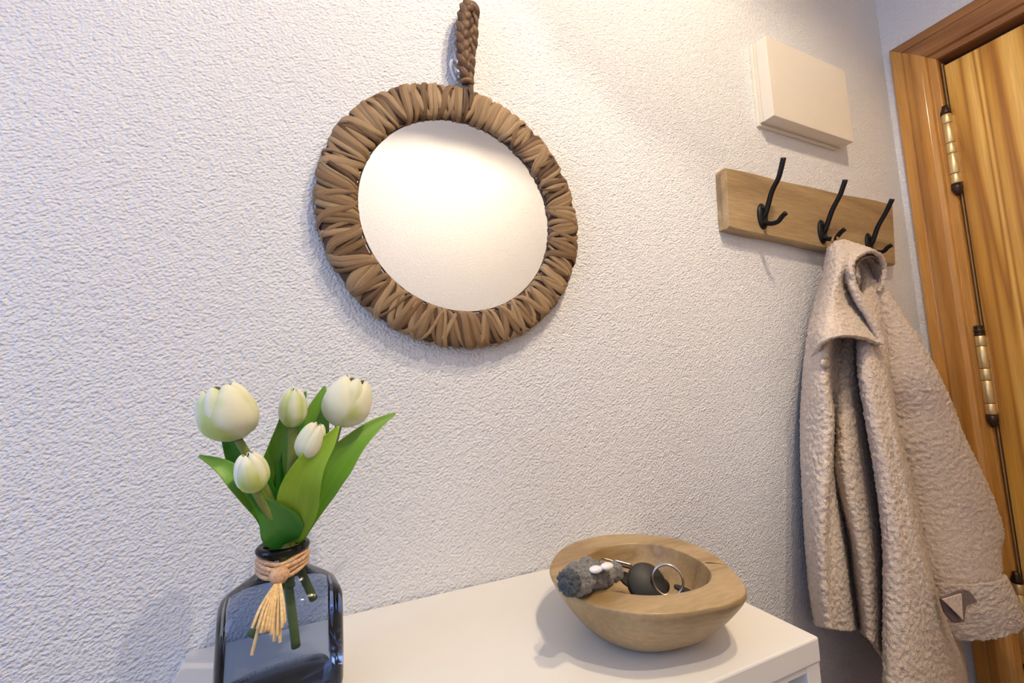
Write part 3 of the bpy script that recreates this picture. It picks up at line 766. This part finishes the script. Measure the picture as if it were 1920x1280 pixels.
tube('loop', [la+dv*.016+sd, la+dv*.005+sd*1.1, la, la+dv*.005-sd*1.1, la+dv*.018-sd], .0010, M['bronze'], ky_, 30, 8)
tube('bar', [la+dv*.014, la+dv*.034, lb], [.0022, .0028, .0028], M['dark_brass'], ky_, 16, 8, .6)
tube('clip', [lb-dv*.022+sd*.5+Vector((0, 0, .002)), lb-dv*.004+sd*.5+Vector((0, 0, .002))], .0013, M['steel'], ky_, 8, 8)
tube('end_cap', [lb-dv*.001, lb+dv*.004], .0033, M['steel'], ky_, 6, 10)
place(ky_, (la.x, la.y, ZF))
def key(label, p0, p1, roll=0.):
    k = thing('house_key', label, 'key', None)
    p0, p1 = Vector(p0), Vector(p1); d = (p1-p0); L = d.length; xx = d.normalized(); yy = Vector((-xx.y, xx.x, 0)).normalized(); zz = xx.cross(yy)
    pts = [(0, .0022)]; nT = 8
    for i in range(nT):
        u = .36+.62*i/nT; pts.append((u*L, .0024 if i % 2 else .0012))
    outl = [(L*.34, -.0024), (L, -.0024), (L*1.03, 0)]+[(u, v_) for u, v_ in reversed(pts[1:])]+[(L*.34, .0024)]
    prism('blade', [p0+xx*u+yy*v_-zz*.0008 for u, v_ in outl], zz*.0016, M['steel'], k)
    bwp = [p0+xx*(.0085+.0095*math.cos(2*PI*i/20))+yy*(.0095*math.sin(2*PI*i/20))-zz*.0012 for i in range(20)]
    prism('bow', bwp, zz*.0024, M['black_fob'], k)
    place(k, tuple(p0)); return k
key('black-headed steel key lying by the split ring', at(1268, 1102, z=ZT+.034), at(1306, 1112, z=ZT+.026))
key('steel key lying between the plush charm and the round fob', at(1188, 1098, z=ZT+.028), at(1168, 1078, z=ZT+.036))

# ---------------------------------------------------------------- teddy coat
ct = thing('teddy_coat', 'beige teddy fleece coat hanging from the middle hook', 'coat')
tx = bpy.data.textures.new('fleece_curls', 'CLOUDS'); tx.noise_scale = .0058; tx.noise_depth = 2; tx.noise_basis = 'ORIGINAL_PERLIN'
def fleece_mods(o, thick, amp):
    if thick:
        m = o.modifiers.new('thick', 'SOLIDIFY'); m.thickness = thick; m.offset = 0
    m = o.modifiers.new('curl', 'DISPLACE'); m.texture = tx; m.strength = amp; m.mid_level = .5; m.texture_coords = 'GLOBAL'
def sheet(name, cols, nv, sub, mat, thick=.006, amp=.0088, parent=ct):
    G = [spline([at(px, py, y=y) for px, py, y in c], nv) for c in cols]
    nc = len(G); nu = (nc-1)*sub+1; V = [None]*(nu*nv)
    for j in range(nv):
        P = [g[j] for g in G]
        for i in range(nc-1):
            a = P[i-1] if i else 2*P[0]-P[1]; d = P[i+2] if i+2 < nc else 2*P[-1]-P[-2]
            for k in range(sub + (1 if i == nc-2 else 0)):
                V[j*nu+i*sub+k] = cr(a, P[i], P[i+1], d, k/sub)
    o = mesh_obj(name, V, grid_faces(nu, nv), mat, parent)
    fleece_mods(o, thick, amp); return o
def sleeve_tube(name, rows, nv, seg, mat, amp=.0088, thick=.005, parent=ct):
    Ls = spline([at(l[0], l[1], y=yc_) for l, r_, yc_, dp in rows], nv); Rs = spline([at(r_[0], r_[1], y=yc_) for l, r_, yc_, dp in rows], nv)
    V = []
    for j in range(nv):
        dp = interp([r_[3] for r_ in rows], j/(nv-1)); c = (Ls[j]+Rs[j])/2; h = (Rs[j]-Ls[j])/2
        nn = (CAM-c); nn = (nn-h*(nn.dot(h)/h.length_squared)).normalized(); nn.z *= .3; nn.normalize()
        for k in range(seg):
            th = 2*PI*k/seg; V.append(c+h*math.cos(th)+nn*(dp*math.sin(th)))
    Fc = [(j*seg+k, j*seg+(k+1) % seg, (j+1)*seg+(k+1) % seg, (j+1)*seg+k) for j in range(nv-1) for k in range(seg)]
    o = mesh_obj(name, V, Fc, mat, parent); fix_normals(o); fleece_mods(o, thick, amp); return o
# left front: placket, inner panel and the shaded panel next to the main fold
k0 = [(1552, 500, -.012), (1537, 540, -.012), (1518, 620, -.012), (1508, 720, -.012), (1505, 820, -.012), (1508, 920, -.012), (1513, 1020, -.012), (1521, 1110, -.012), (1531, 1172, -.012)]
k1 = [(1558, 500, -.05), (1543, 545, -.05), (1521, 625, -.05), (1510, 720, -.05), (1507, 820, -.052), (1511, 920, -.055), (1517, 1020, -.055), (1526, 1110, -.055), (1535, 1174, -.055)]
k2 = [(1572, 505, -.07), (1560, 550, -.075), (1534, 640, -.085), (1527, 720, -.088), (1531, 820, -.09), (1529, 920, -.092), (1530, 1020, -.092), (1537, 1110, -.09), (1545, 1176, -.09)]
k3 = [(1585, 510, -.075), (1575, 560, -.085), (1548, 650, -.102), (1547, 718, -.107), (1555, 780, -.108), (1553, 850, -.108), (1548, 920, -.108), (1544, 1019, -.106), (1547, 1110, -.105), (1555, 1178, -.105)]
k4 = [(1590, 512, -.06), (1580, 565, -.065), (1553, 652, -.075), (1552, 720, -.075), (1559, 782, -.072), (1556, 852, -.070), (1552, 922, -.072), (1549, 1020, -.076), (1553, 1110, -.078), (1562, 1179, -.078)]
k5 = [(1595, 515, -.055), (1585, 580, -.055), (1562, 650, -.055), (1558, 720, -.055), (1562, 800, -.055), (1560, 870, -.055), (1566, 960, -.065), (1574, 1040, -.075), (1580, 1110, -.078), (1590, 1181, -.075)]
k6 = [(1600, 518, -.055), (1590, 590, -.055), (1574, 660, -.055), (1564, 740, -.058), (1566, 830, -.052), (1563, 890, -.046), (1587, 996, -.040), (1596, 1072, -.040), (1611, 1182, -.042)]
k7 = [(1604, 520, -.06), (1597, 600, -.065), (1588, 680, -.07), (1583, 760, -.08), (1583, 850, -.088), (1592, 930, -.092), (1608, 1010, -.095), (1618, 1080, -.095), (1630, 1198, -.092)]
k8 = [(1612, 524, -.06), (1606, 600, -.065), (1601, 680, -.068), (1604, 760, -.075), (1610, 840, -.082), (1622, 920, -.085), (1637, 1010, -.086), (1643, 1090, -.086), (1648, 1222, -.084)]
k9 = [(1622, 528, -.05), (1616, 600, -.05), (1617, 690, -.05), (1628, 770, -.05), (1640, 840, -.05), (1652, 920, -.052), (1662, 1010, -.052), (1665, 1100, -.052), (1668, 1250, -.052)]
sheet('left_front', [k0, k1, k2, k3, k4, k5, k6, k7, k8, k9], 330, 22, M['fleece'])
# right front: the long lit fold down to the hem
d0 = [(1610, 490, -.040), (1622, 525, -.045), (1617, 600, -.05), (1618, 690, -.052), (1631, 770, -.058), (1643, 840, -.062), (1656, 920, -.064), (1666, 1010, -.064), (1668, 1100, -.064), (1670, 1240, -.064), (1676, 1420, -.064)]
d1 = [(1608, 485, -.05), (1618, 520, -.06), (1612, 600, -.085), (1612, 690, -.098), (1624, 770, -.108), (1636, 840, -.113), (1649, 920, -.117), (1659, 1010, -.12), (1661, 1100, -.12), (1661, 1235, -.12), (1664, 1420, -.12)]
d2 = [(1613, 484, -.055), (1626, 520, -.07), (1622, 600, -.10), (1624, 690, -.118), (1637, 770, -.128), (1651, 840, -.134), (1664, 920, -.138), (1675, 1010, -.142), (1680, 1100, -.142), (1686, 1240, -.142), (1692, 1420, -.142)]
d3 = [(1622, 487, -.055), (1637, 525, -.07), (1640, 600, -.10), (1645, 700, -.12), (1660, 790, -.130), (1675, 870, -.136), (1690, 950, -.14), (1703, 1040, -.145), (1715, 1130, -.147), (1730, 1270, -.147), (1738, 1420, -.147)]
d4 = [(1632, 494, -.05), (1644, 532, -.065), (1655, 610, -.09), (1660, 700, -.108), (1673, 790, -.124), (1687, 860, -.130), (1705, 940, -.134), (1722, 1025, -.138), (1745, 1120, -.14), (1776, 1270, -.13), (1790, 1420, -.13)]
d5 = [(1640, 505, -.045), (1648, 538, -.055), (1664, 610, -.07), (1672, 700, -.074), (1683, 790, -.070), (1698, 850, -.066), (1715, 910, -.064), (1734, 1000, -.064), (1756, 1100, -.066), (1800, 1240, -.095), (1822, 1420, -.095)]
d6 = [(1646, 515, -.02), (1653, 543, -.02), (1680, 620, -.02), (1700, 710, -.02), (1712, 800, -.02), (1722, 860, -.02), (1738, 920, -.02), (1754, 1010, -.02), (1772, 1100, -.02), (1806, 1240, -.02), (1836, 1420, -.02)]
sheet('right_front', [d0, d1, d2, d3, d4, d5, d6], 380, 26, M['fleece'])
# sleeve with turned-up cuff
rows = [((1622, 520), (1648, 538), -.07, .012), ((1636, 565), (1664, 566), -.072, .025), ((1647, 605), (1682, 603), -.076, .034), ((1656, 657), (1708, 657), -.08, .040), ((1664, 712), (1733, 710), -.082, .044), ((1676, 772), (1757, 767), -.077, .046),
        ((1688, 825), (1778, 818), -.078, .046), ((1706, 885), (1808, 879), -.080, .047), ((1722, 945), (1836, 941), -.083, .048), ((1733, 990), (1851, 990), -.086, .048), ((1740, 1022), (1844, 1020), -.088, .047), ((1748, 1060), (1843, 1055), -.09, .047), ((1758, 1098), (1842, 1080), -.093, .046)]
sleeve_tube('sleeve', rows, 260, 150, M['fleece'])
rows = [((1757, 1092), (1845, 1070), -.098, .049), ((1760, 1108), (1850, 1082), -.098, .052), ((1768, 1135), (1861, 1108), -.099, .054), ((1779, 1168), (1871, 1134), -.10, .054), ((1789, 1197), (1878, 1151), -.10, .053)]
sleeve_tube('cuff', rows, 70, 150, M['fleece'], .010, .008)
def on_cuff(px, py, y): return at(px, py, y=y)
prism('cuff_tab', [on_cuff(1768, 1124, -.160), on_cuff(1803, 1113, -.160), on_cuff(1806, 1162, -.160)], (0.0015, .002, 0), M['fleece'], ct)
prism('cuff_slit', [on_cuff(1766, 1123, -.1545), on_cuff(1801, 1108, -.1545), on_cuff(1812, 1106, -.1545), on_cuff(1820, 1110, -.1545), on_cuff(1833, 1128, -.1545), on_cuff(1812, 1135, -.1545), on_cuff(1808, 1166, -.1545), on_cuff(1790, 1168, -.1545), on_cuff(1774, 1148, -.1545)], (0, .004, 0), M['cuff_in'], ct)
# collar flap (lapel) and the rolled collar opening
f0 = [(1553, 468, -.040), (1548, 500, -.030), (1537, 545, -.020), (1527, 590, -.02), (1518, 630, -.02), (1514, 672, -.02)]
f1 = [(1560, 460, -.058), (1556, 500, -.066), (1546, 545, -.066), (1536, 590, -.07), (1527, 630, -.075), (1525, 668, -.078)]
f2 = [(1568, 455, -.066), (1568, 495, -.090), (1560, 540, -.094), (1551, 585, -.102), (1544, 620, -.112), (1544, 642, -.118)]
f3 = [(1576, 452, -.068), (1578, 490, -.100), (1568, 535, -.098), (1566, 575, -.108), (1570, 605, -.122), (1575, 631, -.132)]
f4 = [(1580, 453, -.068), (1584, 490, -.102), (1577, 528, -.088), (1586, 570, -.092), (1600, 605, -.118), (1612, 633, -.132)]
f5 = [(1584, 454, -.068), (1590, 488, -.104), (1586, 525, -.088), (1602, 565, -.088), (1625, 605, -.104), (1640, 643, -.126)]
f6 = [(1588, 455, -.068), (1594, 488, -.108), (1594, 525, -.108), (1608, 560, -.114), (1632, 600, -.122), (1653, 646, -.128)]
f7 = [(1592, 456, -.066), (1598, 488, -.104), (1600, 523, -.104), (1614, 556, -.110), (1638, 598, -.118), (1656, 641, -.124)]
sheet('collar', [f0, f1, f2, f3, f4, f5, f6, f7], 170, 16, M['fleece'], .007, .008)
# roll: rim of the opening (front) back to the hook
rimc = [(1603, 535, -.112), (1597, 510, -.114), (1603, 490, -.114), (1618, 477, -.114), (1636, 472, -.112), (1652, 481, -.108), (1659, 503, -.102), (1656, 528, -.096), (1649, 546, -.090)]
midc = [(1580, 525, -.085), (1576, 500, -.088), (1582, 478, -.088), (1596, 466, -.088), (1614, 463, -.086), (1632, 473, -.082), (1642, 496, -.078), (1642, 520, -.074), (1638, 540, -.070)]
bakc = [(1560, 505, -.050), (1558, 480, -.055), (1566, 460, -.060), (1576, 452, -.062), (1590, 455, -.060), (1604, 468, -.055), (1616, 490, -.050), (1620, 512, -.048), (1620, 530, -.046)]
trs = [[rimc[i], midc[i], bakc[i]] for i in range(9)]
sheet('collar_roll', trs, 70, 18, M['fleece'], .007, .006)
# dark inside of the roll
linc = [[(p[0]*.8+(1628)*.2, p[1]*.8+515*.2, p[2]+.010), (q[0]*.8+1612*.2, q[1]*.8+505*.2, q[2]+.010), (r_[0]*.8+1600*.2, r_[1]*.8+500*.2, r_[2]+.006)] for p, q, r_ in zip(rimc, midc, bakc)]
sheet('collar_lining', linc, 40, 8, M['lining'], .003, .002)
tube('hanging_loop', [at(1560, 452, y=-.058), at(1563, 443, y=-.050), at(1567, 440, y=-.046), at(1570, 446, y=-.052), at(1572, 456, y=-.062)], .0022, M['gasket'], ct, 20, 8)
# snap button
bt_ = at(1546, 681, y=-.1095)
sb = lathe('snap_button', [(0, 0), (.0085, 0), (.0088, .0015), (.0075, .003), (.004, .0036), (0, .0038)], plain('pewter', (.50, .46, .40), .35, .9, .5, 700, .0012), ct, 28)
sb.data.transform(Matrix.Translation(bt_) @ Vector((-.35, -.93, .10)).to_track_quat('Z', 'Y').to_matrix().to_4x4())
place(ct, (.9, -.06, .45))
